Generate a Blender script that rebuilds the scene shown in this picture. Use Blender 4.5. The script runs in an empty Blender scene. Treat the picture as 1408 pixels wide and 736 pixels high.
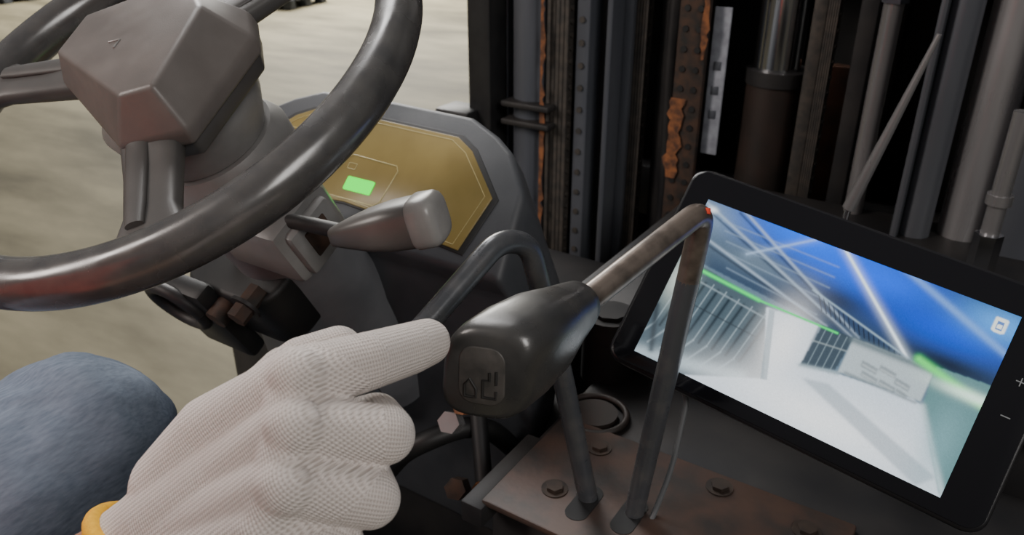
import bpy, bmesh, numpy as np, math, random
from mathutils import Vector, Matrix, Quaternion
random.seed(3)
# Vehicle frame: X = forklift right, Y = forklift forward, Z = up. Metres (most lists in millimetres).
COL = bpy.context.scene.collection
def V(*a):
    if len(a) == 1: a = a[0]
    return Vector((a[0]*.001, a[1]*.001, a[2]*.001))
GROUPS = {}
def group(name):
    e = bpy.data.objects.new(name, None); e.empty_display_size = .05
    COL.objects.link(e); GROUPS[name] = e
    return e
def link(ob, parent=None, m=None, smooth=True):
    COL.objects.link(ob)
    if parent is not None: ob.parent = parent
    if m is not None: ob.data.materials.append(m)
    if smooth and ob.type == 'MESH':
        for p in ob.data.polygons: p.use_smooth = True
    return ob
def autosmooth(ob, ang=35):
    me = ob.data
    bm = bmesh.new(); bm.from_mesh(me)
    for e in bm.edges:
        if len(e.link_faces) == 2 and e.calc_face_angle(0) > math.radians(ang): e.smooth = False
    bm.to_mesh(me); bm.free()
def newmesh(name, verts, faces, parent=None, m=None, smooth=True, bevel=0, seg=3, ang=35):
    me = bpy.data.meshes.new(name); me.from_pydata([tuple(v) for v in verts], [], faces); me.update()
    bm = bmesh.new(); bm.from_mesh(me); bmesh.ops.recalc_face_normals(bm, faces=bm.faces)
    if bevel:
        ed = [e for e in bm.edges if len(e.link_faces) == 2 and e.calc_face_angle(0) > math.radians(18)]
        bmesh.ops.bevel(bm, geom=ed, offset=bevel, segments=seg, profile=.5, affect='EDGES', clamp_overlap=True)
    bm.to_mesh(me); bm.free()
    ob = bpy.data.objects.new(name, me); link(ob, parent, m, smooth)
    autosmooth(ob, ang)
    return ob
def loft(name, rings, parent, m, caps=True, closed=True, bevel=0, ang=50, seg=3):
    n = len(rings[0]); vs = [v for r in rings for v in r]; fs = []
    for i in range(len(rings)-1):
        for j in range(n if closed else n-1):
            k = (j+1) % n
            fs.append((i*n+j, i*n+k, (i+1)*n+k, (i+1)*n+j))
    if caps:
        fs.append(tuple(range(n))[::-1]); fs.append(tuple((len(rings)-1)*n+j for j in range(n)))
    return newmesh(name, vs, fs, parent, m, True, bevel, seg, ang)
def frame(d, up=Vector((0, 0, 1))):
    d = d.normalized()
    x = d.cross(up)
    if x.length < 1e-3: x = d.cross(Vector((0, 1, 0)))
    x.normalize(); y = x.cross(d).normalized()
    return x, y, d
def fillet(pts, r, n=8):
    out = [pts[0]]
    for i in range(1, len(pts)-1):
        a, b, c = pts[i-1], pts[i], pts[i+1]
        rr = r[i-1] if isinstance(r, (list, tuple)) else r
        u = (a-b).normalized(); w = (c-b).normalized()
        t = min(rr, (a-b).length*.48, (c-b).length*.48)
        p0 = b+u*t; p1 = b+w*t
        for k in range(n+1):
            s = k/n; out.append(p0*(1-s)**2+b*2*s*(1-s)+p1*s*s)
    out.append(pts[-1]); return out
def tube(name, pts, rad, parent, m, n=20, caps=True):
    if not isinstance(rad, (list, tuple)): rad = [rad]*len(pts)
    rings = []; x = None
    for i, p in enumerate(pts):
        d = (pts[min(i+1, len(pts)-1)]-pts[max(i-1, 0)]).normalized()
        if x is None: x, y, _ = frame(d)
        else:
            x = (x-d*x.dot(d)).normalized(); y = x.cross(d)
        rings.append([p+(x*math.cos(t)+y*math.sin(t))*rad[i] for t in [2*math.pi*j/n for j in range(n)]])
    return loft(name, rings, parent, m, caps, ang=50)
def box(name, c, s, parent, m, bevel=.003, rot=None):
    c = Vector(c); vs = []
    for dx in (-.5, .5):
        for dy in (-.5, .5):
            for dz in (-.5, .5):
                v = Vector((dx*s[0], dy*s[1], dz*s[2]))
                if rot is not None: v = rot @ v
                vs.append(c+v)
    fs = [(0,1,3,2),(4,6,7,5),(0,4,5,1),(2,3,7,6),(0,2,6,4),(1,5,7,3)]
    return newmesh(name, vs, fs, parent, m, True, bevel, 2)
def prism(name, poly, O, ax, ay, n, h0, h1, parent, m, bevel=.002, poly2=None, seg=3):
    r0 = [O+ax*p[0]+ay*p[1]+n*h0 for p in poly]
    r1 = [O+ax*p[0]+ay*p[1]+n*h1 for p in (poly2 or poly)]
    return loft(name, [r0, r1], parent, m, True, True, bevel, 30, seg)
def rrect(x0, y0, x1, y1, r, n=6):
    out = []
    for cx, cy, a in ((x1-r, y1-r, 0), (x0+r, y1-r, 90), (x0+r, y0+r, 180), (x1-r, y0+r, 270)):
        for k in range(n+1):
            t = math.radians(a+90*k/n); out.append((cx+r*math.cos(t), cy+r*math.sin(t)))
    return out
# ---------------- materials
def mat(name, col, rough=.5, metal=0., nscale=0, ncol=None, bump=0., bscale=None, detail=4, spec=None, coat=0, stretch=None, contrast=(.35, .65), rvar=0.):
    m = bpy.data.materials.new(name); m.use_nodes = True; nt = m.node_tree; b = nt.nodes['Principled BSDF']
    b.inputs['Base Color'].default_value = (*col, 1); b.inputs['Roughness'].default_value = rough; b.inputs['Metallic'].default_value = metal
    if spec is not None: b.inputs['Specular IOR Level'].default_value = spec
    tc = nt.nodes.new('ShaderNodeTexCoord'); mp = nt.nodes.new('ShaderNodeMapping')
    nt.links.new(tc.outputs['Object'], mp.inputs[0])
    if stretch: mp.inputs['Scale'].default_value = stretch
    if nscale and ncol:
        n = nt.nodes.new('ShaderNodeTexNoise'); n.inputs['Scale'].default_value = nscale; n.inputs['Detail'].default_value = detail
        nt.links.new(mp.outputs[0], n.inputs['Vector'])
        r = nt.nodes.new('ShaderNodeValToRGB'); r.color_ramp.elements[0].position = contrast[0]; r.color_ramp.elements[1].position = contrast[1]
        r.color_ramp.elements[0].color = (*col, 1); r.color_ramp.elements[1].color = (*ncol, 1)
        nt.links.new(n.outputs['Fac'], r.inputs[0]); nt.links.new(r.outputs[0], b.inputs['Base Color'])
    if rvar:
        n3 = nt.nodes.new('ShaderNodeTexNoise'); n3.inputs['Scale'].default_value = 45; n3.inputs['Detail'].default_value = 6; nt.links.new(mp.outputs[0], n3.inputs['Vector'])
        mr_ = nt.nodes.new('ShaderNodeMapRange'); mr_.inputs[1].default_value = .35; mr_.inputs[2].default_value = .65; mr_.inputs[3].default_value = max(.05, rough-rvar); mr_.inputs[4].default_value = rough+rvar
        nt.links.new(n3.outputs['Fac'], mr_.inputs[0]); nt.links.new(mr_.outputs[0], b.inputs['Roughness'])
    if bump:
        n2 = nt.nodes.new('ShaderNodeTexNoise'); n2.inputs['Scale'].default_value = bscale or nscale or 200; n2.inputs['Detail'].default_value = 3
        nt.links.new(mp.outputs[0], n2.inputs['Vector'])
        bp = nt.nodes.new('ShaderNodeBump'); bp.inputs['Strength'].default_value = bump; bp.inputs['Distance'].default_value = .0004
        nt.links.new(n2.outputs['Fac'], bp.inputs['Height']); nt.links.new(bp.outputs[0], b.inputs['Normal'])
    return m
def emis(name, col, st):
    m = bpy.data.materials.new(name); m.use_nodes = True; b = m.node_tree.nodes['Principled BSDF']
    b.inputs['Base Color'].default_value = (0, 0, 0, 1); b.inputs['Emission Color'].default_value = (*col, 1); b.inputs['Emission Strength'].default_value = st
    return m
M_rim = mat('worn_black_rubber', (.052, .051, .052), .25, 0, 60, (.076, .073, .070), .03, 300, spec=.9, rvar=.06)
M_spoke = mat('charcoal_plastic', (.064, .061, .059), .42, 0, 30, (.084, .079, .076), .15, 900)
M_hub = mat('grey_hub_plastic', (.115, .101, .094), .42, 0, 22, (.155, .136, .126), .15, 1200, detail=8, rvar=.06)
M_dash = mat('dash_grey_plastic', (.048, .052, .060), .5, 0, 20, (.070, .074, .082), .25, 900)
M_col = mat('column_grey_plastic', (.175, .171, .168), .42, 0, 25, (.235, .23, .225), .15, 800, detail=8)
M_colb = mat('column_blue_grey_plastic', (.150, .156, .172), .38, 0, 25, (.19, .195, .21), .15, 800)
M_black = mat('black_plastic', (.010, .010, .011), .5, 0, 30, (.018, .018, .018), .15, 400)
M_dark = mat('dark_steel', (.016, .016, .018), .55, .2, 14, (.036, .033, .032), .3, 90)
M_panel = mat('amber_instrument_film', (.215, .158, .048), .28, 0, 12, (.31, .235, .080), .05, 60, spec=.5)
M_panelline = mat('pale_print_line', (.55, .48, .24), .4)
M_led = emis('green_led', (.0, 1., .02), 1.8)
M_lever = mat('worn_black_lever_paint', (.072, .077, .086), .30, .3, 60, (.105, .105, .108), .15, 200, contrast=(.45, .7), rvar=.08)
M_leverw = mat('worn_brown_lever_steel', (.20, .165, .14), .32, .6, 55, (.08, .066, .058), .2, 200, contrast=(.4, .65))
M_knob = mat('black_knob_plastic', (.028, .028, .029), .32, 0, 38, (.048, .046, .043), .10, 900, detail=8, spec=.7, rvar=.08)
M_knobface = mat('worn_knob_face', (.085, .077, .071), .42, 0, 110, (.048, .045, .042), .2, 600)
M_glyph = mat('faded_engraving', (.022, .021, .020), .6)
M_stalk = mat('grey_stalk_plastic', (.088, .084, .080), .36, 0, 40, (.11, .104, .098), .1, 900, spec=.7)
M_cap = mat('light_stalk_cap', (.25, .244, .236), .32, 0, 60, (.31, .30, .29), .1, 700)
M_chrome = mat('chrome_rod', (.66, .67, .70), .16, 1.)
M_greysteel = mat('grey_painted_steel', (.090, .098, .118), .36, .3, 12, (.135, .143, .160), .2, 60, stretch=(1, 1, .15), rvar=.08)
M_lgsteel = mat('light_grey_steel', (.25, .245, .25), .30, .5, 12, (.33, .32, .325), .15, 60, stretch=(1, 1, .15), rvar=.08)
M_rust = mat('rusty_steel', (.075, .040, .026), .75, .1, 60, (.026, .023, .021), .8, 150)
M_orange = mat('orange_rust_paint', (.30, .11, .04), .8, 0, 90, (.08, .037, .022), .8, 200)
M_orangedull = mat('dull_orange_paint', (.12, .045, .020), .7, 0, 30, (.06, .028, .016), .4, 200)
M_chain = mat('greasy_chain', (.060, .056, .053), .5, .4, 80, (.10, .086, .074), .6, 200)
M_plate = mat('primer_brown_plate', (.072, .043, .033), .5, .1, 34, (.036, .030, .028), .5, 160, detail=8, contrast=(.40, .66))
M_bolt = mat('oiled_bolt_steel', (.040, .034, .031), .5, .5, 60, (.07, .05, .04), .3, 200)
M_brownc = mat('brown_cylinder', (.034, .022, .018), .5, 0, 20, (.020, .016, .014), .3, 60)
M_tab = mat('tablet_black', (.010, .010, .012), .3, 0, spec=.4)
M_tabglass = mat('tablet_glass_bezel', (.006, .006, .008), .10, 0, spec=.3)
M_icon = emis('bezel_print', (.7, .7, .7), .25)
M_label = mat('white_label', (.36, .38, .43), .6, 0, 60, (.24, .25, .29))
M_skin = mat('skin', (.36, .17, .10), .5, 0, 60, (.42, .21, .13), .3, 700)
M_shirt = mat('red_orange_shirt', (.75, .07, .03), .9, 0, 20, (.62, .05, .025), .4, 400)
M_boot = mat('boot_leather', (.04, .03, .025), .6, 0, 40, (.06, .045, .035), .4, 200)
M_cable = mat('grey_cable', (.10, .105, .11), .45)
M_yellow = mat('yellow_cuff_thread', (.85, .42, .01), .85, 0, 300, (.95, .52, .02), 1., 1500)

# ================= camera
cam = bpy.data.cameras.new('camera'); co = bpy.data.objects.new('camera', cam); COL.objects.link(co)
co.location = (0, 0, 1.75); cam.lens = 1100/1408*36; cam.clip_start = .02
co.rotation_euler = (math.radians(90-26), 0, math.radians(33))
cam.dof.use_dof = True; cam.dof.focus_distance = .47; cam.dof.aperture_fstop = 14
bpy.context.scene.camera = co

# ================= steering wheel
G = group('steering_wheel')
WC = V(-520, 344, 1622); WN = Vector((0, -.505, .863)).normalized(); WA = Vector((1, 0, 0)); WB = WN.cross(WA)
def wp(a, b, h=0): return WC+(WA*a+WB*b+WN*h)*.001
rings = []
NR = 160
for i in range(NR):
    t = 2*math.pi*i/NR; o = WA*math.cos(t)+WB*math.sin(t); c = WC+o*.180; ring = []
    for j in range(28):
        s = 2*math.pi*j/28
        rr = .0160
        ring.append(c+o*(math.cos(s)*rr)+WN*(math.sin(s)*rr*1.05))
    rings.append(ring)
rings.append(rings[0])
loft('rim', rings, G, M_rim, caps=False)
for k, ang in enumerate((-46, 74, 194)):
    t = math.radians(ang); o = WA*math.cos(t)+WB*math.sin(t); q = WN.cross(o); rr = []
    for s, w, th, h in ((35, 26, 10, 10), (70, 22, 9, 6), (110, 19, 8, 2), (145, 18, 7.5, 0), (165, 24, 8, -1), (178, 34, 7, -1)):
        c = WC+o*s*.001+WN*h*.001; ring = []
        for j in range(24):
            a = 2*math.pi*j/24; ca, sa = math.cos(a), math.sin(a)
            ring.append(c+q*(abs(ca)**.6*math.copysign(1, ca)*w*.001)+WN*(abs(sa)**.6*math.copysign(1, sa)*th*.001))
        rr.append(ring)
    loft('spoke_%d' % (k+1), rr, G, M_spoke, ang=60)
    rr = []
    for s, w, h in ((40, 9, 17), (90, 8, 12), (140, 7, 9), (158, 6, 8)):
        c = WC+o*s*.001+WN*h*.001-q*.006
        rr.append([c+q*(math.cos(a)*w*.001)+WN*(math.sin(a)*.003) for a in [2*math.pi*j/16 for j in range(16)]])
    loft('spoke_rib_%d' % (k+1), rr, G, M_spoke, ang=60)
base = [(45,-72),(88,-50),(74,36),(48,62),(0,64),(-70,22),(-66,-30)]
midp = [(47,-74),(90,-49),(72,38),(46,62),(-4,63),(-73,20),(-66,-34)]
topp = [(54,-54),(74,-42),(46,32),(24,46),(-12,44),(-56,8),(-44,-30)]
loft('hub_pad', [[wp(*p, 2) for p in base], [wp(*p, 14) for p in midp], [wp(p[0], p[1], 42) for p in topp]], G, M_hub, bevel=.003, ang=60, seg=4)
loft('hub_base', [[wp(p[0]*.93, p[1]*.93, -12) for p in base], [wp(p[0]*.97, p[1]*.97, 4) for p in base]], G, M_spoke, bevel=.003)
tube('hub_logo_mark', [wp(-2, -14, 42.3), wp(6, -10, 42.3), wp(8, -18, 42.3)], .0006, G, M_cap, 6)
cr = []
for h, r in ((-60, 46), (-36, 56), (-16, 60), (-8, 54)):
    cr.append([wp(r*math.cos(t), r*math.sin(t), h) for t in [2*math.pi*j/40 for j in range(40)]])
loft('hub_boot', cr, G, M_col)

# ================= steering shaft housing (column)
G = group('steering_shaft_housing')
cr = []
for h, r in ((-61, 50), (-75, 58), (-110, 57), (-125, 55)):
    cr.append([wp(r*math.cos(t), r*math.sin(t), h) for t in [2*math.pi*j/40 for j in range(40)]])
loft('collar', cr, G, M_col)
cr = []
for h, r in ((-123, 50), (-150, 51), (-200, 50), (-300, 52), (-420, 54)):
    cr.append([wp(r*math.cos(t), r*math.sin(t), h) for t in [2*math.pi*j/40 for j in range(40)]])
loft('shroud', cr, G, M_colb)
ax = Matrix((WA, WB, WN)).transposed()
box('stalk_housing', wp(66, -30, -106), (.082, .062, .056), G, M_col, .009, ax)
box('stalk_socket', wp(108, -30, -106), (.012, .044, .042), G, M_col, .004, ax)
box('socket_opening', wp(113.5, -30, -104), (.004, .022, .024), G, M_rust, .001, ax)
loft('tilt_bracket', [[wp(x*1., y*1., h) for x, y in rrect(-78, -74, 34, 30, 26)] for h in (-245, -180)], G, M_black, bevel=.006)
tube('tilt_pivot', [wp(-20, -92, -195), wp(-20, -60, -195)], .010, G, M_rust)
box('tilt_side_plate', wp(-62, -80, -220), (.07, .02, .10), G, M_black, .006, ax)
tube('tilt_ring', [wp(-70+30*math.cos(t), -92, -195+26*math.sin(t)) for t in [2*math.pi*i/32 for i in range(33)]], .006, G, M_dark, 10)
tube('clamp_bolt', [wp(18, -90, -178), wp(18, -58, -178)], .009, G, M_rust, 6)
tube('clamp_washer', [wp(18, -78, -178), wp(18, -75, -178)], .014, G, M_dark, 20)

# ================= direction lever
G = group('direction_lever')
p0, p1, p2 = V(-412, 354, 1532), V(-355, 349, 1538), V(-297, 371, 1555)
tube('rod', fillet([V(-440, 356, 1524), p0, p1], .01), .0055, G, M_dark)
d = (p2-p1).normalized(); x, y, d = frame(d); L = (p2-p1).length
def sect(c, x, y, w, h, e=.75, n=28):
    out = []
    for j in range(n):
        a = 2*math.pi*j/n; ca, sa = math.cos(a), math.sin(a)
        out.append(c+x*(abs(ca)**e*math.copysign(1, ca)*w)+y*(abs(sa)**e*math.copysign(1, sa)*h))
    return out
loft('grip', [sect(p1+d*L*s, x, y, w, w*.95, .6) for s, w in ((-.22, .003), (-.19, .0065), (.0, .0100), (.25, .0140), (.5, .0163), (.76, .0168))], G, M_stalk, ang=60)
loft('grip_cap', [sect(p1+d*L*s, x, y, w, w*.97, .55) for s, w in ((.76, .0166), (.79, .0175), (.96, .0173), (1.01, .0160), (1.04, .0136), (1.05, .010))], G, M_cap, ang=60)

# ================= dashboard
G = group('forklift_dashboard')
P0 = V(-474, 538, 1494); DX = Vector((1, 0, 0)); DB = Vector((0, math.sqrt(.5), math.sqrt(.5))); DN = Vector((0, -math.sqrt(.5), math.sqrt(.5)))
def dp(a, b, h=0): return P0+(DX*a+DB*b+DN*h)*.001
half = [(0, 82), (96, 80), (130, 66), (152, 52), (180, 16), (192, -66)]
outl = [(-51+a, b) for a, b in half]+[(-51-a, b) for a, b in half[::-1][:-1]]
top = [dp(*p) for p in outl]
r1 = [Vector((-.525+(v.x+.525)*1.03, v.y+.012, v.z-.022)) for v in top]
r2 = [Vector((-.525+(v.x+.525)*1.12, .50+(v.y-.488)*1.4, 1.385+(v.z-1.445)*.25)) for v in top]
r3 = [Vector((-.525+(v.x+.525)*1.06, .53+(v.y-.488)*1.2, 1.30)) for v in top]
r4 = [Vector((-.525+(v.x+.525)*.90, .56+(v.y-.488)*1.0, 1.08)) for v in top]
loft('housing', [top, r1, r2, r3, r4], G, M_dash, bevel=.006, ang=40)
ph = [(0, 57), (92, 55), (113, 44), (154, 4), (143, -50), (70, -44), (30, -36), (0, -34)]
pol = [(-51+a, b) for a, b in ph]+[(-51-a, b) for a, b in ph[::-1][1:-1]]
prism('panel_bezel', [(-51+(a+51)*1.04, b*1.06) for a, b in pol], P0, DX*.001, DB*.001, DN*.001, -2, 1.0, G, M_black, .0006)
prism('instrument_panel', pol, P0, DX*.001, DB*.001, DN*.001, 0, 2.0, G, M_panel, .0008)
def dline(name, pts, w=.6, mm=M_panelline, closed=True):
    P = [dp(a, b, 2.1) for a, b in pts]
    if closed: P = P+[P[0]]
    tube(name, P, w*.001, G, mm, 6)
dline('gauge_outline', [(-94,-31),(-16,-31),(-10,-26),(-6,8),(-10,13),(-66,15),(-70,12),(-96,-26)], .55)
dline('panel_border', [(-51+(a+51)*.95, 2+(b-2)*.92) for a, b in pol], .35)
dline('battery_icon', rrect(-66, 0, -56, 6, 1), .35)
prism('green_display', rrect(-59, -22, -25, -8, 1.5), P0, DX*.001, DB*.001, DN*.001, 2, 3, G, M_led, 0)
dline('gauge_outline_left', rrect(-182, -22, -120, 30, 4), .5)
for i, (p, mm) in enumerate(((V(-352, 450, 1322), M_lgsteel), (V(-345, 458, 1336), M_orange), (V(-340, 440, 1262), M_rust), (V(-330, 462, 1250), M_orange))):
    tube('linkage_bolt_%d' % i, [p, p+Vector((.004, -.014, .010))], .010-.003*(i % 2), G, mm, 6)
tube('linkage_bar', [V(-380, 520, 1330), V(-320, 450, 1240)], .008, G, M_dark)
tube('hydraulic_hose', fillet([V(-460, 470, 1200), V(-400, 440, 1280), V(-360, 500, 1290), V(-330, 560, 1200)], .06), .010, G, M_black)

# ================= front cowl
G = group('forklift_front_cowl')
box('lower_cowl', (-.52, .78, .93), (.66, .40, .62), G, M_dark, .02)
box('cowl_deck', (-.06, .86, 1.25), (.60, .44, .22), G, M_dark, .012)
box('deck_edge_trim', (-.10, .636, 1.362), (.50, .012, .014), G, M_dark, .003)
box('floor_deck', (-.35, .20, .66), (1.06, 1.1, .05), G, M_dark, .006)
box('brake_pedal', (-.42, .42, .80), (.09, .03, .06), G, M_black, .008)
box('left_fender', (-.83, .55, .85), (.10, .5, .45), G, M_dark, .02)
box('under_body', (-.35, .35, .42), (1.0, 1.6, .44), G, M_dark, .03)
for nm, s in (('left', -.80), ('right', .12)):
    tube('front_tyre_%s' % nm, [Vector((s-.10, 1.0, .34)), Vector((s+.10, 1.0, .34))], .33, G, M_black, 40)
G = group('control_console')
box('console_body', (-.02, .52, 1.10), (.54, .22, .424), G, M_dark, .010)
box('lever_plate', (-.155, .452, 1.315), (.25, .13, .006), G, M_plate, .002)
box('lever_plate_flange', (-.285, .43, 1.305), (.02, .10, .02), G, M_dark, .002)
for i, (X, Y) in enumerate(((-.176, .438), (-.211, .432))):
    prism('slot_%d' % i, rrect(-9, -26, 9, 16, 8.8), Vector((X, Y, 1.318)), Vector((.001, 0, 0)), Vector((0, .001, 0)), Vector((0, 0, .001)), 0, .5, G, M_black, 0)
for i, (X, Y) in enumerate(((-.238, .428), (-.232, .492), (-.13, .50), (-.09, .425), (-.06, .49))):
    tube('bolt_%d' % i, [Vector((X, Y, 1.317)), Vector((X, Y, 1.322))], .0070, G, M_bolt, 6)
    tube('washer_%d' % i, [Vector((X, Y, 1.317)), Vector((X, Y, 1.3190))], .0105, G, M_bolt, 24)
def ringz(name, c, r, w, mm): tube(name, [Vector(c)+Vector((r*math.cos(t), r*math.sin(t), 0)) for t in [2*math.pi*i/40 for i in range(41)]], w, G, mm, 8)
ringz('round_cover_rim', (-.258, .535, 1.316), .028, .003, M_brownc)
tube('round_cover', [Vector((-.258, .535, 1.31)), Vector((-.258, .535, 1.318))], .020, G, M_brownc, 32)
tube('filler_boss', [V(-285, 612, 1305), V(-285, 612, 1375)], .026, G, M_dark, 32)
tube('filler_cap', [V(-285, 612, 1373), V(-285, 612, 1379)], .018, G, M_dark, 8)

# ================= levers
def knob(name, face, back, parent, scale=1., sh=(.42, .30)):
    d = (back-face).normalized(); x, y, d = frame(d)
    L = (back-face).length; rr = []
    for s, w, h, e in ((0, .0195, .0225, .66), (.012, .0222, .0252, .64), (.045, .0246, .0273, .64), (.12, .0258, .0285, .66), (.3, .0262, .0285, .68), (.55, .0240, .0255, .7), (.78, .0188, .0195, .75), (.93, .0150, .0145, .85), (1.0, .0125, .0122, .9), (1.02, .010, .010, 1)):
        fall = max(0, 1-s/.8); sc = scale if s < .8 else scale+(1-scale)*(s-.8)/.2
        ring = sect(face+d*L*s, x, y, w*sc, h*sc, e, 40)
        rr.append([p+d*fall*((p-(face+d*L*s)).dot(x)*sh[0]+(p-(face+d*L*s)).dot(y)*sh[1]) for p in ring])
    loft(name, rr, parent, M_knob, ang=60)
    fx = (x+d*sh[0]).normalized(); fn = fx.cross(y+d*sh[1]).normalized()
    if fn.dot(d) > 0: fn = -fn
    fy = fn.cross(fx).normalized()
    if fy.dot(y) < 0: fy = -fy
    prism(name+'_face', rrect(-14, -17.5, 14, 17.5, 9), face, fx*.001*scale, fy*.001*scale, fn*.001, -1, .6, parent, M_knobface, .0008)
    def st(nm, pts): tube(name+nm, [face+fn*.0008+(fx*a+fy*b)*.001*scale for a, b in pts], .0007, parent, M_glyph, 6)
    st('_glyph_mast', [(1, -13), (1, -2), (5, -2), (5, 3)])
    st('_glyph_fork', [(1, -12.5), (9, -12.5), (9, -8)])
    st('_glyph_body', [(-10, -13), (-3, -13), (-3, -8), (-7, -2), (-10, -6), (-10, -13)])
    st('_glyph_arrow', [(9, 4), (9, -4)])
G = group('hydraulic_control_lever')
A = [V(-184, 335, 1533), V(-153, 458, 1564), V(-175, 438, 1312)]
tube('bent_rod_upper', fillet([A[0], A[1]+Vector((0, -.001, 0)), A[1]*.78+A[2]*.22], .016, 10), .0078, G, M_leverw)
tube('bent_rod_lower', [A[1]*.80+A[2]*.20, A[1]*.5+A[2]*.5, A[2]], [.0079, .0079, .0075], G, M_lever)
tube('red_bend_mark', [V(-149.5, 452, 1566), V(-148.5, 450, 1563)], .002, G, M_shirt, 10)
knob('knob', V(-191, 267, 1531), V(-181, 350, 1538), G, .86)
G = group('hydraulic_control_lever.001')
tube('bent_rod', fillet([V(-277, 290, 1490), V(-262, 388, 1541), V(-254, 412, 1532), V(-234, 423, 1439), V(-211, 435, 1312)], [.03, .02, .03], 10), .0078, G, M_lever)
knob('knob', V(-300, 215, 1452), V(-280, 280, 1485), G, .85)

# ================= tablet
G = group('tablet')
TL, TR, BL = V(-186, 563, 1528), V(31, 562, 1492), V(-204, 482, 1429)
TX = (TR-TL).normalized(); TY = (BL-TL); TY = (TY-TX*TY.dot(TX)).normalized(); TN = TY.cross(TX).normalized()
if TN.y > 0: TN = -TN
TWd, THt = .22, .129
prism('case', rrect(-.020, -.023, .250, .142, .013), TL, TX, TY, TN, -.016, .0, G, M_tab, .003)
prism('front_glass', rrect(-.0175, -.0205, .2475, .1395, .011), TL, TX, TY, TN, -.001, .0008, G, M_tabglass, .0004)
NU, NV = 440, 260
us = np.arange(NU)/(NU-1.); vs_ = np.arange(NV)/(NV-1.)
Ug, Vg = np.meshgrid(us, vs_)
img = np.zeros((NV, NU, 3)); img[:] = (.10, .16, .22)
def inside(poly):
    m = np.zeros(Ug.shape, bool); n = len(poly); j = n-1
    for i in range(n):
        xi, yi = poly[i]; xj, yj = poly[j]
        c = ((yi > Vg) != (yj > Vg)) & (Ug < (xj-xi)*(Vg-yi)/((yj-yi) or 1e-9)+xi)
        m ^= c; j = i
    return m
def blur(m, k=1):
    m = m.astype(float)
    for _ in range(k):
        p = np.pad(m, 1, mode='edge'); m = (p[1:-1, 1:-1]*2+p[:-2, 1:-1]+p[2:, 1:-1]+p[1:-1, :-2]+p[1:-1, 2:])/6
    return m
def paint(mask, col, a=1.):
    global img
    mk = np.clip(mask, 0, 1)[..., None]*a; img = img*(1-mk)+np.array(col)*mk
def seg(a, b, w):
    ax_, ay_ = a[0]*1.7, a[1]; bx, by = b[0]*1.7, b[1]; px, py = Ug*1.7, Vg
    t = np.clip(((px-ax_)*(bx-ax_)+(py-ay_)*(by-ay_))/((bx-ax_)**2+(by-ay_)**2), 0, 1)
    return np.exp(-(((px-ax_-t*(bx-ax_))**2+(py-ay_-t*(by-ay_))**2)/w**2))
def blob(c, rx, ry): return np.exp(-(((Ug-c[0])/rx)**2+((Vg-c[1])/ry)**2))
paint(blur(inside([(0,-.1),(1.1,-.1),(1.1,.55),(.56,.44),(0,.36)]), 3), (.030, .055, .10))
paint(blob((.0,.08), .18, .14), (.22,.31,.38), .8)
paint(blob((.38,-.02), .22, .16), (.0, .15, 1.05), 1.); paint(blob((.60,.08), .20, .12), (.0, .11, .92), 1.); paint(blob((.84,.20), .20, .11), (.0, .06, .62), 1.); paint(blob((.97,.08), .12, .10), (.08, .34, .85), .9)
paint(blob((.24,.24), .15, .08), (.12,.17,.22), .85); paint(blob((.88,.37), .14, .05), (.010,.018,.04), .95); paint(blob((.52,.27), .09, .06), (.02,.03,.055), .75)
for a, b in (((.0,.02),(.60,.43)),((.0,.20),(.52,.43)),((.12,-.02),(.62,.42))): paint(seg(a,b,.009), (.36,.46,.58), .65); paint(seg((a[0],a[1]+.03),(b[0],b[1]+.005),.008), (.02,.03,.05), .6)
for k in range(5):
    yy = .36-.30*(k/5)**.8; paint(seg((.16-.02*k, yy-.02), (.48, yy+.03-.01*k), .006), (.25, .34, .45), .35)
for w_, a_ in ((.028, .30), (.008, 1.)):
    paint(seg((.46,-.03),(.77,.42),w_), (.80,.92,1.), a_); paint(seg((.20,.22),(.42,-.05),w_), (.40,.56,.80), .5*a_)
paint(seg((.62,-.05),(1.02,.22),.020), (.20,.40,.80), .6)
for k in range(20):
    t = k/19; paint(seg((.46+.34*t, .28+.16*t), (.49+.31*t, .36+.10*t), .0030), (.01,.015,.03), .9)
paint(seg((.44,.27),(.80,.43),.006), (.30,.42,.52), .7)
paint(blur(inside([(0,.36),(.37,.46),(.41,.84),(.30,1.05),(0,1.05)]), 2), (.060, .092, .115))
for k in range(7):
    x0 = .05+k*.048
    paint(seg((x0,.44+.01*k),(x0-.03,.80),.004), (.24,.31,.35), .8); paint(seg((x0-.03,.80),(x0-.07,.92),.006), (.24,.31,.35), .8); paint(seg((x0+.02,.46+.01*k),(x0-.01,.8),.009), (.01,.02,.03), .85)
paint(seg((.02,.46),(.35,.52),.006), (.25,.32,.36), .6); paint(seg((.0,.60),(.36,.64),.005), (.02,.03,.04), .6)
paint(blob((.03,.50), .045, .14), (.6,.68,.6), .8); paint(seg((0,1.),(.35,.88),.045), (.40,.50,.55), .85); paint(seg((.0,.70),(.05,.95),.02), (.02,.03,.04), .8)
paint(blur(inside([(.33,.46),(.50,.44),(.50,.68),(.62,.64),(.83,.60),(.86,.62),(1.,1.),(1.,1.05),(.12,1.05),(.42,.83)]), 3), (.60,.69,.78))
paint(blob((.42,.60), .07, .22), (1,1,1), .75); paint(blob((.60,.90), .30, .14), (.95,.98,1), .85)
paint(blur(inside([(.52,.74),(.60,.71),(.97,.92),(.93,1.)]), 8), (.32,.38,.43), .7)
paint(blur(inside([(.34,.46),(.36,.46),(.43,.83),(.41,.84)]), 1), (.30,.37,.41), .7)
paint(blur(inside([(.51,.43),(.61,.43),(.60,.63),(.50,.68)]), 2), (.04,.06,.08), .95)
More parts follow.
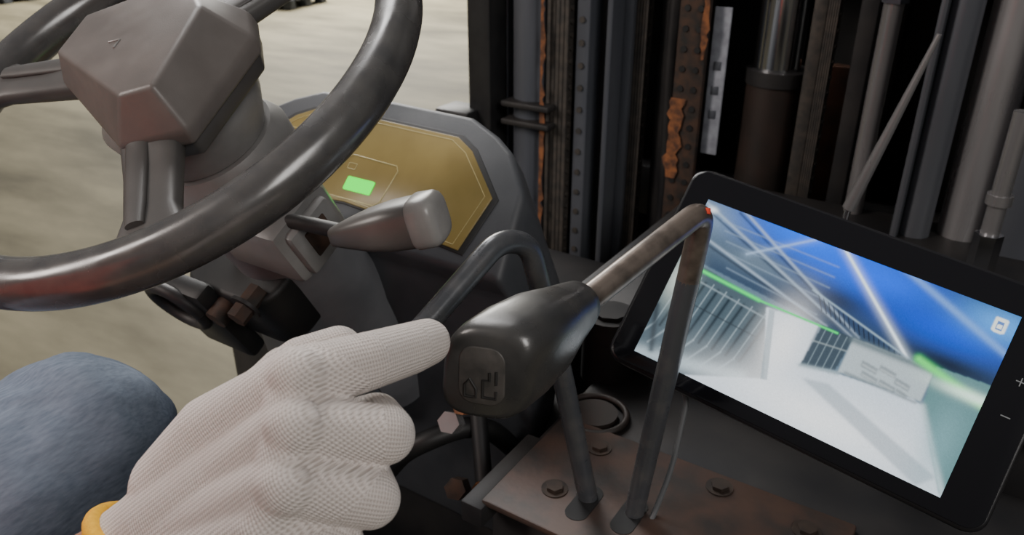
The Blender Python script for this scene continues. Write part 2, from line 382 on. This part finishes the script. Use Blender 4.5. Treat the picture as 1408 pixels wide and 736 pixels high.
for k in range(4): paint(seg((.525+.022*k,.44),(.52+.022*k,.66),.003), (.22,.29,.33), .6)
paint(seg((.50,.53),(.61,.51),.005), (.30,.36,.38), .5); paint(seg((.50,.68),(.61,.64),.012), (.3,.38,.42), .8)
paint(blur(inside([(.61,.43),(.85,.42),(.85,.60),(.61,.63)]), 3), (.40,.47,.50)); paint(seg((.61,.44),(.85,.43),.02), (.10,.14,.16), .85)
for i, (a, b, ww, hh) in enumerate(((.66,.52,.05,.045),(.712,.505,.05,.04),(.765,.535,.045,.045),(.67,.57,.05,.04),(.725,.575,.05,.04),(.778,.585,.035,.03))):
    q = [(a,b),(a+ww,b+.012),(a+ww,b+hh),(a,b+hh-.01)]
    paint(blur(inside(q), 3), (.15,.18,.20), .7); paint(seg((a+.006,b+.022),(a+ww-.006,b+.030),.007), (.44,.50,.52), .6)
paint(seg((.63,.62),(.84,.615),.010), (.16,.20,.22), .7)
paint(blur(inside([(.85,.40),(1.02,.38),(1.02,1.),(.99,.98),(.86,.62)]), 2), (.10, .21, .22))
paint(seg((.86,.62),(1.0,.98),.018), (.5,.62,.66), .8)
paint(seg((.80,.40),(1.02,.50),.022), (.10,.78,.15), .95); paint(blob((.97,.475), .10, .03), (.75,1.,.85), 1.); paint(blob((.94,.75),.05,.2), (.20,.38,.42), .5)
paint(seg((.02,.40),(.30,.44),.010), (.02,.80,.15), 1.); paint(seg((.30,.44),(.56,.44),.006), (.02,.75,.15), 1.)
paint(blur(inside(rrect(.940,.04,.976,.12,.008,2)), 1), (.8,.85,.8)); paint(blur(inside(rrect(.948,.06,.968,.105,.003,2)), 0), (.1,.2,.5)); paint(blur(inside(rrect(.952,.075,.964,.10,.003,2)), 0), (.8,.85,.8))
paint(blob((.03,.05), .016, .018), (.85,.92,.95), .9)
rng = np.random.RandomState(1); img = np.clip(img*(1+.04*rng.randn(*Ug.shape))[..., None], 0, 1.2)
O = TL+TN*.0012
ox = np.array(O)[None, None]+Ug[..., None]*TWd*np.array(TX)+Vg[..., None]*THt*np.array(TY)
idx = np.arange(NU*NV).reshape(NV, NU)
faces = np.stack([idx[:-1, :-1], idx[:-1, 1:], idx[1:, 1:], idx[1:, :-1]], -1).reshape(-1, 4)
me = bpy.data.meshes.new('screen_image'); me.from_pydata(ox.reshape(-1, 3).tolist(), [], faces.tolist())
ca = me.color_attributes.new('pic', 'FLOAT_COLOR', 'POINT')
ca.data.foreach_set('color', np.concatenate([img.reshape(-1, 3), np.ones((NU*NV, 1))], 1).astype(np.float32).ravel())
ms = bpy.data.materials.new('lcd_picture'); ms.use_nodes = True; nt = ms.node_tree; b = nt.nodes['Principled BSDF']
at = nt.nodes.new('ShaderNodeAttribute'); at.attribute_name = 'pic'
b.inputs['Base Color'].default_value = (.005, .005, .005, 1); b.inputs['Roughness'].default_value = .12; b.inputs['Emission Strength'].default_value = 1.5
b.inputs['Specular IOR Level'].default_value = .15
nt.links.new(at.outputs['Color'], b.inputs['Emission Color'])
link(bpy.data.objects.new('screen_image', me), G, ms)
def tp(u, v, h=.0012): return TL+TX*u*TWd+TY*v*THt+TN*h
tube('plus_1', [tp(1.052, .31), tp(1.078, .31)], .00035, G, M_icon, 6); tube('plus_2', [tp(1.065, .288), tp(1.065, .332)], .00035, G, M_icon, 6)
tube('minus', [tp(1.052, .50), tp(1.078, .50)], .00035, G, M_icon, 6)
tube('mount_arm', [tp(.55, .55, -.016), V(-60, 600, 1410), V(-60, 600, 1385)], .012, G, M_black)
box('mount_base', (-.06, .665, 1.385), (.09, .05, .03), G, M_black, .008); tube('mount_bracket', [V(-60, 600, 1387), V(-60, 660, 1387)], .010, G, M_black)
G = group('tablet_cable')
tube('cable', fillet([tp(.15, 1.0, -.014), V(-160, 488, 1400), V(-157, 462, 1350), V(-163, 430, 1300), V(-175, 385, 1255)], .02), .0022, G, M_cable, 12)

# ================= mast
G = group('forklift_mast')
Z0, Z1 = .35, 3.0
def col(name, xa, xb, y, dy, mm, z0=Z0, z1=Z1, bevel=.003):
    k = y/1.1
    box(name, ((xa+xb)/2*k*.001, y+dy/2, (z0+z1)/2), ((xb-xa)*k*.001, dy, z1-z0), G, mm, bevel)
def cyl(name, xa, xb, y, mm, z0=Z0, z1=Z1, n=36):
    k = y/1.1; r = (xb-xa)/2*k*.001; X = (xa+xb)/2*k*.001
    tube(name, [Vector((X, y+r, z0)), Vector((X, y+r, z1))], r, G, mm, n)
col('outer_channel_left', -803, -758, 1.08, .12, M_black)
box('side_bracket', (-.805, 1.08, 1.35), (.07, .06, .10), G, M_black, .006)
col('inner_channel_left', -762, -722, 1.13, .10, M_greysteel)
cyl('lift_cylinder_left', -727, -658, 1.10, M_greysteel)
for z in (1.38, 1.41, 1.95): col('cylinder_clamp_%d' % int(z*100), -738, -645, 1.085, .05, M_dark, z, z+.010)
vs2 = []; fs2 = []; z = 1.0; k = 1.095/1.1; zz = []
while z < 2.2: zz.append((z, random.uniform(2, 11))); z += random.uniform(.006, .02)
for z, w in zz: vs2 += [(-.661*k, 1.095, z), ((-.661+w*.001)*k, 1.095, z)]
for i in range(len(zz)-1): fs2.append((2*i, 2*i+1, 2*i+3, 2*i+2))
newmesh('rusted_edge', vs2, fs2, G, M_orange, False)
def chain(name, xa, xb, y, mm, z0=.9, z1=2.4, pitch=.0254):
    bm = bmesh.new(); k = y/1.1; xa, xb = xa*k*.001, xb*k*.001; nl = 5; w = (xb-xa)/nl; z = z0; r = 0
    while z < z1:
        for i in range(nl):
            if (i+r) % 2 == 0:
                ret = bmesh.ops.create_cube(bm, size=1)
                bmesh.ops.scale(bm, vec=(w*.8, .020, pitch*1.6), verts=ret['verts']); bmesh.ops.translate(bm, vec=(xa+w*(i+.5), y, z), verts=ret['verts'])
        ret = bmesh.ops.create_cone(bm, cap_ends=True, segments=10, radius1=.004, radius2=.004, depth=xb-xa+.004, matrix=Matrix.Translation(((xa+xb)/2, y, z)) @ Matrix.Rotation(math.pi/2, 4, 'Y'))
        z += pitch*.8; r += 1
    me = bpy.data.meshes.new(name); bm.to_mesh(me); bm.free(); link(bpy.data.objects.new(name, me), G, mm, False)
chain('lift_chain_left', -644, -606, 1.12, M_chain)
col('chain_backing', -650, -598, 1.16, .02, M_dark)
col('channel_flange', -598, -575, 1.12, .06, M_greysteel); col('channel_web', -575, -548, 1.16, .03, M_dark); col('channel_flange_inner', -548, -538, 1.12, .06, M_greysteel)
bm = bmesh.new(); z = 1.1
while z < 2.1:
    bmesh.ops.create_cone(bm, cap_ends=True, segments=8, radius1=.005, radius2=.005, depth=.006, matrix=Matrix.Translation((-.598, 1.12, z)) @ Matrix.Rotation(math.pi/2, 4, 'X')); z += .035
me = bpy.data.meshes.new('flange_rivets'); bm.to_mesh(me); bm.free(); link(bpy.data.objects.new('flange_rivets', me), G, M_chain, False)
col('inner_post', -520, -505, 1.16, .06, M_greysteel); chain('lift_chain_inner', -500, -478, 1.18, M_chain)
tube('mast_hose_1', fillet([V(-470, 1180, 900), V(-466, 1180, 1300), V(-474, 1175, 1500), V(-462, 1180, 2200)], .1), .009, G, M_dark, 12)
col('dark_post', -462, -440, 1.20, .05, M_dark)
col('perforated_strip', -436, -392, 1.10, .012, M_rust)
bm = bmesh.new(); z = 1.0
while z < 2.3:
    for X in (-.424, -.404):
        bmesh.ops.create_cone(bm, cap_ends=True, segments=12, radius1=.0045, radius2=.0045, depth=.002, matrix=Matrix.Translation((X, 1.099, z)) @ Matrix.Rotation(math.pi/2, 4, 'X'))
    z += .028
me = bpy.data.meshes.new('strip_holes'); bm.to_mesh(me); bm.free(); link(bpy.data.objects.new('strip_holes', me), G, M_black, False)
def jag(name, z0, z1, xa, xb, y, mm, j=6):
    vs2 = []; fs2 = []; zz = []; z = z0
    while z < z1: zz.append((z, random.uniform(-j, j*.6), random.uniform(-j, j*.6))); z += random.uniform(.006, .014)
    for z, a, b2 in zz: vs2 += [(xa+a*.001, y, z), (xb+b2*.001, y, z)]
    for i in range(len(zz)-1): fs2.append((2*i, 2*i+1, 2*i+3, 2*i+2))
    newmesh(name, vs2, fs2, G, mm, False)
jag('rust_patch', 1.34, 1.47, -.437, -.416, 1.0965, M_orange); jag('rust_patch_upper', 1.52, 1.66, -.398, -.390, 1.0965, M_orange, 3)
box('serial_label', (-.379, 1.12, 1.485), (.024, .004, .21), G, M_label, .001)
for i in range(3): box('label_mark_%d' % i, (-.379, 1.1175, 1.44+.035*i), (.010, .002, .012), G, M_greysteel, .0005)
cyl('centre_rod_chrome', -331, -268, 1.14, M_chrome, 1.49, Z1); cyl('centre_cylinder', -341, -258, 1.13, M_brownc, .5, 1.50)
cyl('cylinder_gland', -344, -255, 1.127, M_dark, 1.485, 1.505)
col('perforated_post', -256, -238, 1.12, .02, M_chain)
chain('hose_chain', -236, -222, 1.13, M_chain)
col('orange_carriage_plate', -236, -186, 1.26, .02, M_orangedull, .7, 1.50)
cyl('hydraulic_pipe', -176, -152, 1.04, M_lgsteel)
cyl('pipe_union', -180, -148, 1.036, M_greysteel, 1.62, 1.66, 6)
col('rail_behind_pipe', -200, -178, 1.14, .05, M_dark)
cyl('inner_channel_right', -104, -66, 1.00, M_greysteel); col('inner_channel_edge', -112, -103, .99, .04, M_greysteel)
cyl('lift_cylinder_right', -60, -4, 1.02, M_lgsteel)
col('outer_channel_right', 8, 70, 1.0, .14, M_greysteel)
cyl('drain_pipe', -10, 12, .84, M_lgsteel, .9, 1.56)
cyl('pipe_fitting', -16, 18, .835, M_chrome, 1.40, 1.44, 6); cyl('pipe_collar', -14, 16, .838, M_lgsteel, 1.47, 1.48)
for z in (.62, 1.62, 2.6): col('cross_member_%d' % int(z*100), -560, 0, 1.30, .04, M_dark, z, z+.12)
G = group('load_backrest')
box('dark_backdrop_sheet', (-.36, 1.46, 1.55), (1.02, .02, 2.3), G, M_black, .004)  # black sheet added to darken the view through the mast
for i in range(7): box('backrest_bar_%d' % i, (-.80+i*.15, 1.42, 1.55), (.03, .03, 2.2), G, M_dark, .004)
box('dark_side_occluder', (.36, 1.25, 1.55), (.02, .9, 2.3), G, M_black, .004)  # added occluder panel, keeps the mast surroundings dark
box('fork_carriage_bar', (-.36, 1.40, 1.2), (1.0, .05, .10), G, M_dark, .006)
G = group('wiper_arm')
tube('arm', [V(-82, 850, 1620), V(-108, 850, 1520), V(-130, 850, 1437)], [.0024, .0048, .0066], G, M_lgsteel, 12)
tube('arm_tip', [V(-130, 850, 1437), V(-136, 852, 1362)], .0035, G, M_chrome, 10)
G = group('overhead_guard_pillar')
tube('pillar', fillet([V(150, 760, 1300), V(150, 800, 1900), V(150, 300, 2500)], .2), .03, G, M_black)

# ================= organic bodies
def organic(name, caps_, parent, m, vox=.0015, smooth=6, fac=.6, cut=None):
    bm = bmesh.new()
    for (p0, r0), (p1, r1) in caps_:
        p0, p1 = V(p0), V(p1); r0 *= .001; r1 *= .001
        n = max(2, int((p1-p0).length/(.25*min(r0, r1)))+1)
        for i in range(n+1):
            t = i/n
            bmesh.ops.create_icosphere(bm, subdivisions=3, radius=r0*(1-t)+r1*t, matrix=Matrix.Translation(p0.lerp(p1, t)))
    me = bpy.data.meshes.new(name+'_raw'); bm.to_mesh(me); bm.free()
    tmp = bpy.data.objects.new('tmp', me); COL.objects.link(tmp)
    rm = tmp.modifiers.new('r', 'REMESH'); rm.mode = 'VOXEL'; rm.voxel_size = vox; rm.use_smooth_shade = True
    sm = tmp.modifiers.new('s', 'SMOOTH'); sm.factor = fac; sm.iterations = smooth
    bpy.context.view_layer.update()
    dg = bpy.context.evaluated_depsgraph_get(); out = bpy.data.meshes.new_from_object(tmp.evaluated_get(dg))
    bpy.data.objects.remove(tmp); out.name = name
    if cut:
        bm = bmesh.new(); bm.from_mesh(out)
        bmesh.ops.bisect_plane(bm, geom=bm.verts[:]+bm.edges[:]+bm.faces[:], plane_co=cut[0], plane_no=cut[1], clear_inner=True)
        bm.to_mesh(out); bm.free()
    ob = bpy.data.objects.new(name, out); out.materials.clear(); link(ob, parent, m)
    return ob
G = group('forklift_operator')
mg = bpy.data.materials.new('white_knit_cotton'); mg.use_nodes = True; nt = mg.node_tree; bs = nt.nodes['Principled BSDF']
bs.inputs['Roughness'].default_value = .95; bs.inputs['Specular IOR Level'].default_value = .1; bs.inputs['Sheen Weight'].default_value = .3
at = nt.nodes.new('ShaderNodeAttribute'); at.attribute_name = 'knit'
sp = nt.nodes.new('ShaderNodeSeparateXYZ'); nt.links.new(at.outputs['Vector'], sp.inputs[0])
def mth(op, a, bb=None):
    n = nt.nodes.new('ShaderNodeMath'); n.operation = op
    for i, x in enumerate((a, bb)):
        if x is None: continue
        if isinstance(x, (int, float)): n.inputs[i].default_value = x
        else: nt.links.new(x, n.inputs[i])
    return n.outputs[0]
ns = nt.nodes.new('ShaderNodeTexNoise'); ns.inputs['Scale'].default_value = 35; tcn = nt.nodes.new('ShaderNodeTexCoord'); nt.links.new(tcn.outputs['Object'], ns.inputs['Vector'])
nw = mth('MULTIPLY', ns.outputs['Fac'], 3.0)
su = mth('SINE', mth('ADD', mth('MULTIPLY', sp.outputs[0], 2*math.pi/1.8), nw))
sv = mth('SINE', mth('ADD', mth('MULTIPLY', sp.outputs[1], 2*math.pi/1.35), mth('MULTIPLY', mth('ABSOLUTE', su), 1.6)))
hgt = mth('ADD', mth('MULTIPLY', su, .5), mth('MULTIPLY', sv, .5))
bp = nt.nodes.new('ShaderNodeBump'); bp.inputs['Strength'].default_value = .8; bp.inputs['Distance'].default_value = .0006
nt.links.new(hgt, bp.inputs['Height']); nt.links.new(bp.outputs[0], bs.inputs['Normal'])
rp = nt.nodes.new('ShaderNodeValToRGB'); rp.color_ramp.elements[0].position = .0; rp.color_ramp.elements[1].position = .65
rp.color_ramp.elements[0].color = (.52, .445, .405, 1); rp.color_ramp.elements[1].color = (.84, .765, .72, 1)
nt.links.new(mth('ADD', mth('MULTIPLY', hgt, .5), .5), rp.inputs[0])
mx = nt.nodes.new('ShaderNodeMix'); mx.data_type = 'RGBA'; mx.blend_type = 'MULTIPLY'; mx.inputs[0].default_value = .4
nt.links.new(rp.outputs[0], mx.inputs[6]); r2_ = nt.nodes.new('ShaderNodeValToRGB'); r2_.color_ramp.elements[0].color = (.82, .79, .77, 1); nt.links.new(ns.outputs['Fac'], r2_.inputs[0]); nt.links.new(r2_.outputs[0], mx.inputs[7])
nt.links.new(mx.outputs[2], bs.inputs['Base Color'])

ring = (-286, 143, 1476); wr = (-276, 147, 1489); low = (-310, 126, 1452)
m1, m2, m3, m4 = (-225, 184, 1563), (-215, 170, 1552), (-208, 156, 1537), (-209, 145, 1521)
bones = {
 'index': [(m1, 14.3), ((-213, 213, 1561), 12.9), ((-211, 238, 1555), 12.2), ((-212, 252, 1551), 11.4)],
 'middle': [(m2, 13.5), ((-192, 198, 1540), 12.8), ((-212, 214, 1530), 12), ((-230, 202, 1525), 11)],
 'ring': [(m3, 13.5), ((-186, 180, 1522), 12.6), ((-206, 197, 1512), 12), ((-222, 186, 1507), 11)],
 'pinky': [(m4, 12.5), ((-188, 162, 1505), 11.8), ((-205, 176, 1496), 11), ((-219, 167, 1492), 10)],
 'thumb': [((-272, 165, 1510), 18), ((-260, 188, 1535), 15), ((-251, 209, 1549), 12.3), ((-243, 225, 1551), 11)],
}
segs = []
for bn in bones.values():
    for i in range(len(bn)-1): segs.append((bn[i], bn[i+1]))
def lerp(a, b, t): return tuple(a[i]*(1-t)+b[i]*t for i in range(3))
palm = []
wl = [(-281, 156, 1494), (-277, 150, 1490), (-271, 142, 1484), (-265, 134, 1478)]
for w, mp_ in zip(wl, (m1, m2, m3, m4)):
    palm.append(((w, 21), (lerp(w, mp_, .5), 17))); palm.append(((lerp(w, mp_, .5), 17), (mp_, 13.5)))
    mm_ = tuple(mp_[i]+(-14, 6, -6)[i] for i in range(3)); palm.append(((w, 21), (mm_, 13)))
palm += [((m1, 13.5), (m2, 13)), ((m2, 13), (m3, 12.5)), ((m3, 12.5), (m4, 12)), ((ring, 26), (wr, 24)), ((low, 26.5), (ring, 26)), ((wr, 24), ((-256, 158, 1508), 23)), (((-256, 158, 1508), 23), ((-236, 168, 1530), 19))]
palm += [(((-272, 165, 1510), 18), ((-240, 180, 1543), 15)), (((-259, 190, 1538), 13), (m1, 13)), (((-282, 156, 1500), 22), ((-266, 168, 1530), 17)), (((-266, 168, 1530), 17), (m1, 13.5))]
palm += [((tuple(m1[i]+(4, -3, 5)[i] for i in range(3)), 12), (m1, 13)), ((tuple(m2[i]+(5, -3, 4)[i] for i in range(3)), 12), (m2, 13)), ((tuple(m3[i]+(5, -3, 3)[i] for i in range(3)), 11.5), (m3, 13))]
cc = V(-289, 140, 1473); nb = Vector((.12, .56, .80)).normalized()
glove = organic('gloved_hand', segs+palm, G, mg, .0012, 4, .6, cut=(cc, nb))
me = glove.data; n = len(me.vertices); co_ = np.empty(n*3); me.vertices.foreach_get('co', co_); P = co_.reshape(-1, 3)*1000
allb = []
for nm, bn in bones.items():
    acc = 0
    for i in range(len(bn)-1):
        a = np.array(bn[i][0], float); b_ = np.array(bn[i+1][0], float)
        a2 = a+(b_-a)*.25 if i == 0 else a
        if nm != 'thumb' or i > 0: allb.append((a2, b_, bn[i][1], bn[i+1][1], acc, 12.))
        acc += np.linalg.norm(b_-a)
pa, pb = np.array((-320, 120, 1440.)), np.array((-214, 168, 1549.))
allb.append((pa, pb, 40, 38, 0, 0.))
ref = np.array((.55, -.50, .65))
def bonemap(P, B):
    a, b_, ra, rb, acc, R_ = B
    d_ = b_-a; L_ = np.linalg.norm(d_); d_ = d_/L_
    t = np.clip((P-a)@d_, 0, L_); c = a+t[:, None]*d_; q = P-c; dist = np.linalg.norm(q, axis=1)-(ra+(rb-ra)*t/L_)
    rx = ref-d_*(ref@d_); rx /= np.linalg.norm(rx); ry = np.cross(d_, rx)
    return dist, np.arctan2(q@ry, q@rx), acc+(P-a)@d_, q@ry
nl_ = len(me.loops); lv = np.empty(nl_, np.int32); me.loops.foreach_get('vertex_index', lv)
npoly = len(me.polygons); lt = np.empty(npoly, np.int32); me.polygons.foreach_get('loop_total', lt)
fid = np.repeat(np.arange(npoly), lt)
fc = np.zeros((npoly, 3)); np.add.at(fc, fid, P[lv]); fc /= lt[:, None]
best = np.full(npoly, 1e9); bi = np.zeros(npoly, int); fang = np.zeros(npoly)
for i, B in enumerate(allb):
    dist, ang, l_, pl_ = bonemap(fc, B); mk = dist < best; best[mk] = dist[mk]; bi[mk] = i; fang[mk] = ang[mk]
K = np.zeros((nl_, 3)); lb = bi[fid]; lfa = fang[fid]; LP = P[lv]
for i, B in enumerate(allb):
    s_ = lb == i
    if not s_.any(): continue
    dist, ang, l_, pl_ = bonemap(LP[s_], B); ang = lfa[s_]+(ang-lfa[s_]+math.pi) % (2*math.pi)-math.pi
    K[s_, 0] = ang*B[5] if B[5] > 0 else pl_; K[s_, 1] = l_
aa = me.attributes.new('knit', 'FLOAT_VECTOR', 'CORNER'); aa.data.foreach_set('vector', K.astype(np.float32).ravel())
bm = bmesh.new(); bm.from_mesh(me); bm.edges.ensure_lookup_table()
hx, hy, _ = frame(nb); bv = set()
for e in bm.edges:
    if len(e.link_faces) == 1: bv.update(e.verts)
ctr = sum((v.co for v in bv), Vector())/max(1, len(bv))
hem = {}
for v in bv:
    q = v.co-ctr; hem.setdefault(int((math.atan2(q.dot(hy), q.dot(hx))+math.pi)/(2*math.pi)*47.999), []).append(v.co.copy())
bm.free()
hp = [sum(hem[k], Vector())/len(hem[k]) for k in sorted(hem)]
if len(hp) > 8:
    hp = hp+[hp[0], hp[1]]
    tube('glove_cuff_band', [p+nb*.0015 for p in hp], .0042, G, M_yellow, 12)
    tube('glove_cuff_band_roll', [p-nb*.003-(p-ctr).normalized()*.001 for p in hp], .0034, G, M_yellow, 12)
    k0 = min(hp, key=lambda p: p.x)
    tube('cuff_thread_tail', [k0, k0+(k0-ctr).normalized()*.006-nb*.002], .0012, G, M_yellow, 8)
organic('forearm', [(((-282, 145, 1480), 21), ((-300, 132, 1462), 24)), (((-300, 132, 1462), 24), ((-350, 70, 1425), 29)), (((-350, 70, 1425), 29), ((-400, 0, 1390), 36))], G, M_skin, .003, 4)
organic('shirt_torso', [(((-385, 20, 1400), 42), ((-430, -60, 1370), 52)), (((-430, -60, 1370), 52), ((-400, -220, 1640), 62)), (((-400, -220, 1640), 65), ((-640, -220, 1640), 65)),
    (((-520, -230, 1600), 120), ((-520, -190, 1250), 130)), (((-460, -230, 1590), 110), ((-470, -190, 1250), 120)), (((-580, -230, 1590), 110), ((-570, -190, 1250), 120)),
    (((-640, -220, 1640), 60), ((-700, -120, 1400), 48)), (((-700, -120, 1400), 45), ((-690, 120, 1480), 36))], G, M_shirt, .012, 8)
organic('head', [(((-520, -220, 1700), 55), ((-520, -200, 1790), 60)), (((-520, -190, 1800), 75), ((-520, -200, 1860), 88)), (((-520, -115, 1825), 12), ((-520, -108, 1805), 14))], G, M_skin, .006, 4)
md = bpy.data.materials.new('blue_denim'); md.use_nodes = True; nt = md.node_tree; bs = nt.nodes['Principled BSDF']; bs.inputs['Roughness'].default_value = .95; bs.inputs['Specular IOR Level'].default_value = .15
tc = nt.nodes.new('ShaderNodeTexCoord'); mp = nt.nodes.new('ShaderNodeMapping'); mp.inputs['Rotation'].default_value = (.2, 0, .6); mp.inputs['Scale'].default_value = (1, .25, 1); nt.links.new(tc.outputs['Object'], mp.inputs[0])
n1 = nt.nodes.new('ShaderNodeTexNoise'); n1.inputs['Scale'].default_value = 420; n1.inputs['Detail'].default_value = 2; nt.links.new(mp.outputs[0], n1.inputs['Vector'])
n2 = nt.nodes.new('ShaderNodeTexNoise'); n2.inputs['Scale'].default_value = 14; n2.inputs['Detail'].default_value = 5; nt.links.new(mp.outputs[0], n2.inputs['Vector'])
mxx = nt.nodes.new('ShaderNodeMath'); mxx.operation = 'MULTIPLY_ADD'; mxx.inputs[1].default_value = .35; nt.links.new(n1.outputs['Fac'], mxx.inputs[0])
h2 = nt.nodes.new('ShaderNodeMath'); h2.operation = 'MULTIPLY'; h2.inputs[1].default_value = .65; nt.links.new(n2.outputs['Fac'], h2.inputs[0]); nt.links.new(h2.outputs[0], mxx.inputs[2])
rp = nt.nodes.new('ShaderNodeValToRGB'); rp.color_ramp.elements[0].position = .34; rp.color_ramp.elements[1].position = .66; rp.color_ramp.elements[0].color = (.095, .122, .172, 1); rp.color_ramp.elements[1].color = (.235, .28, .355, 1)
nt.links.new(mxx.outputs[0], rp.inputs[0]); nt.links.new(rp.outputs[0], bs.inputs['Base Color'])
bp = nt.nodes.new('ShaderNodeBump'); bp.inputs['Strength'].default_value = .25; bp.inputs['Distance'].default_value = .0006; nt.links.new(n1.outputs['Fac'], bp.inputs['Height']); nt.links.new(bp.outputs[0], bs.inputs['Normal'])
leg = organic('jeans_leg', [(((-541, 225, 1358), 76), ((-500, -180, 1270), 98)), (((-541, 225, 1353), 73), ((-560, 330, 1000), 58)), (((-560, 330, 1000), 58), ((-560, 340, 800), 55))], G, md, .006, 8)
tx = bpy.data.textures.new('cloth_folds', 'CLOUDS'); tx.noise_scale = .05
dm = leg.modifiers.new('folds', 'DISPLACE'); dm.texture = tx; dm.strength = .013; dm.mid_level = .5; dm.texture_coords = 'GLOBAL'
organic('left_leg', [(((-820, 200, 1300), 72), ((-620, -180, 1270), 98)), (((-820, 200, 1300), 70), ((-800, 320, 1000), 58)), (((-800, 320, 1000), 58), ((-780, 330, 800), 55))], G, md, .008, 8)
organic('work_boots', [(((-560, 330, 760), 48), ((-560, 440, 735), 42)), (((-780, 330, 760), 48), ((-780, 440, 735), 42))], G, M_boot, .006, 4)
G = group('vehicle_seat')
box('seat_cushion', (-.52, -.22, 1.07), (.52, .50, .14), G, M_black, .05); box('seat_back', (-.52, -.47, 1.40), (.50, .12, .70), G, M_black, .05); box('seat_base', (-.52, -.22, .83), (.56, .50, .32), G, M_dark, .03)

# ================= warehouse
mf = bpy.data.materials.new('concrete_floor'); mf.use_nodes = True; nt = mf.node_tree; bs = nt.nodes['Principled BSDF']; bs.inputs['Roughness'].default_value = .7
tc = nt.nodes.new('ShaderNodeTexCoord'); mp = nt.nodes.new('ShaderNodeMapping'); mp.inputs['Rotation'].default_value = (0, 0, -.45); mp.inputs['Scale'].default_value = (.5, 1.6, 1); nt.links.new(tc.outputs['Object'], mp.inputs[0])
n1 = nt.nodes.new('ShaderNodeTexNoise'); n1.inputs['Scale'].default_value = 1.0; n1.inputs['Detail'].default_value = 6; n1.inputs['Roughness'].default_value = .62; nt.links.new(mp.outputs[0], n1.inputs['Vector'])
rp = nt.nodes.new('ShaderNodeValToRGB'); rp.color_ramp.elements[0].position = .36; rp.color_ramp.elements[1].position = .64; rp.color_ramp.elements[0].color = (.082, .070, .038, 1); rp.color_ramp.elements[1].color = (.225, .198, .125, 1)
nt.links.new(n1.outputs['Fac'], rp.inputs[0]); nt.links.new(rp.outputs[0], bs.inputs['Base Color'])
me = bpy.data.meshes.new('floor'); me.from_pydata([(-40, -20, 0), (25, -20, 0), (25, 45, 0), (-40, 45, 0)], [], [(0, 1, 2, 3)]); link(bpy.data.objects.new('floor', me), None, mf)
M_wall = mat('warehouse_wall', (.30, .30, .28), .8, 0, 2, (.36, .36, .34))
box('wall_far', (-7, 30, 4), (60, .3, 8), None, M_wall, 0)
M_pal = mat('pallet_plastic', (.03, .035, .045), .6, 0, 6, (.06, .065, .075))
for i, (X, Y, r) in enumerate(((-10.0, 8.8, .2), (-11.6, 8.6, .25), (-14.1, 6.9, .1), (-9.5, 11.8, .3))):
    g = group('pallet' if i == 0 else 'pallet.%03d' % i); R_ = Matrix.Rotation(r, 3, 'Z')
    for a in (-.5, 0, .5):
        for b2 in (-.4, 0, .4): box('foot', Vector((X, Y, .06)) + R_ @ Vector((a, b2, 0)), (.14, .14, .12), g, M_pal, .01, R_)
    for a in range(7): box('deck_board', Vector((X, Y, .135)) + R_ @ Vector((0, -.45+a*.15, 0)), (1.2, .11, .03), g, M_pal, .004, R_)
    box('lower_runner', Vector((X, Y, .30)), (1.1, .9, .28), g, M_pal, .01, R_)

# ================= light
w = bpy.data.worlds.new('world'); bpy.context.scene.world = w; w.use_nodes = True; nt = w.node_tree; bg = nt.nodes['Background']
tc = nt.nodes.new('ShaderNodeTexCoord'); sx = nt.nodes.new('ShaderNodeSeparateXYZ'); nt.links.new(tc.outputs['Generated'], sx.inputs[0])
rp = nt.nodes.new('ShaderNodeValToRGB'); rp.color_ramp.elements[0].position = .35; rp.color_ramp.elements[1].position = .9
rp.color_ramp.elements[0].color = (.28, .26, .23, 1); rp.color_ramp.elements[1].color = (.62, .61, .60, 1)
mr = nt.nodes.new('ShaderNodeMapRange'); mr.inputs[1].default_value = -1; nt.links.new(sx.outputs[2], mr.inputs[0]); nt.links.new(mr.outputs[0], rp.inputs[0]); nt.links.new(rp.outputs[0], bg.inputs[0]); bg.inputs[1].default_value = .37
def area(name, loc, tgt, size, power, col=(1, 1, 1), sy=None):
    l = bpy.data.lights.new(name, 'AREA'); l.size = size; l.energy = power; l.color = col
    if sy: l.shape = 'RECTANGLE'; l.size_y = sy
    o = bpy.data.objects.new(name, l); COL.objects.link(o); o.location = loc
    o.rotation_euler = (Vector(tgt)-Vector(loc)).to_track_quat('-Z', 'Y').to_euler(); return o
area('roof_light_left', (-2.6, 1.9, 4.0), (-.5, .4, 1.4), .9, 125, (1, .985, .97), 3.0)
area('added_key_rear', (2.6, -1.1, 3.6), (-.2, .6, 1.4), 1.0, 62, (1, .96, .92), 1.6)  # added key lamp behind the camera for the hand, no known fixture
area('added_rim_light_left', (-2.4, -1.8, 3.4), (-.4, .4, 1.5), .6, 75, (1, .90, .83), 1.8)  # lamp added for wheel rim highlights and red bounce off the shirt
area('added_far_floor_light', (-10, 11, 6), (-10, 11, 0), 6, 3300, (1, .97, .89))  # lamp added to brighten the distant floor against the near part
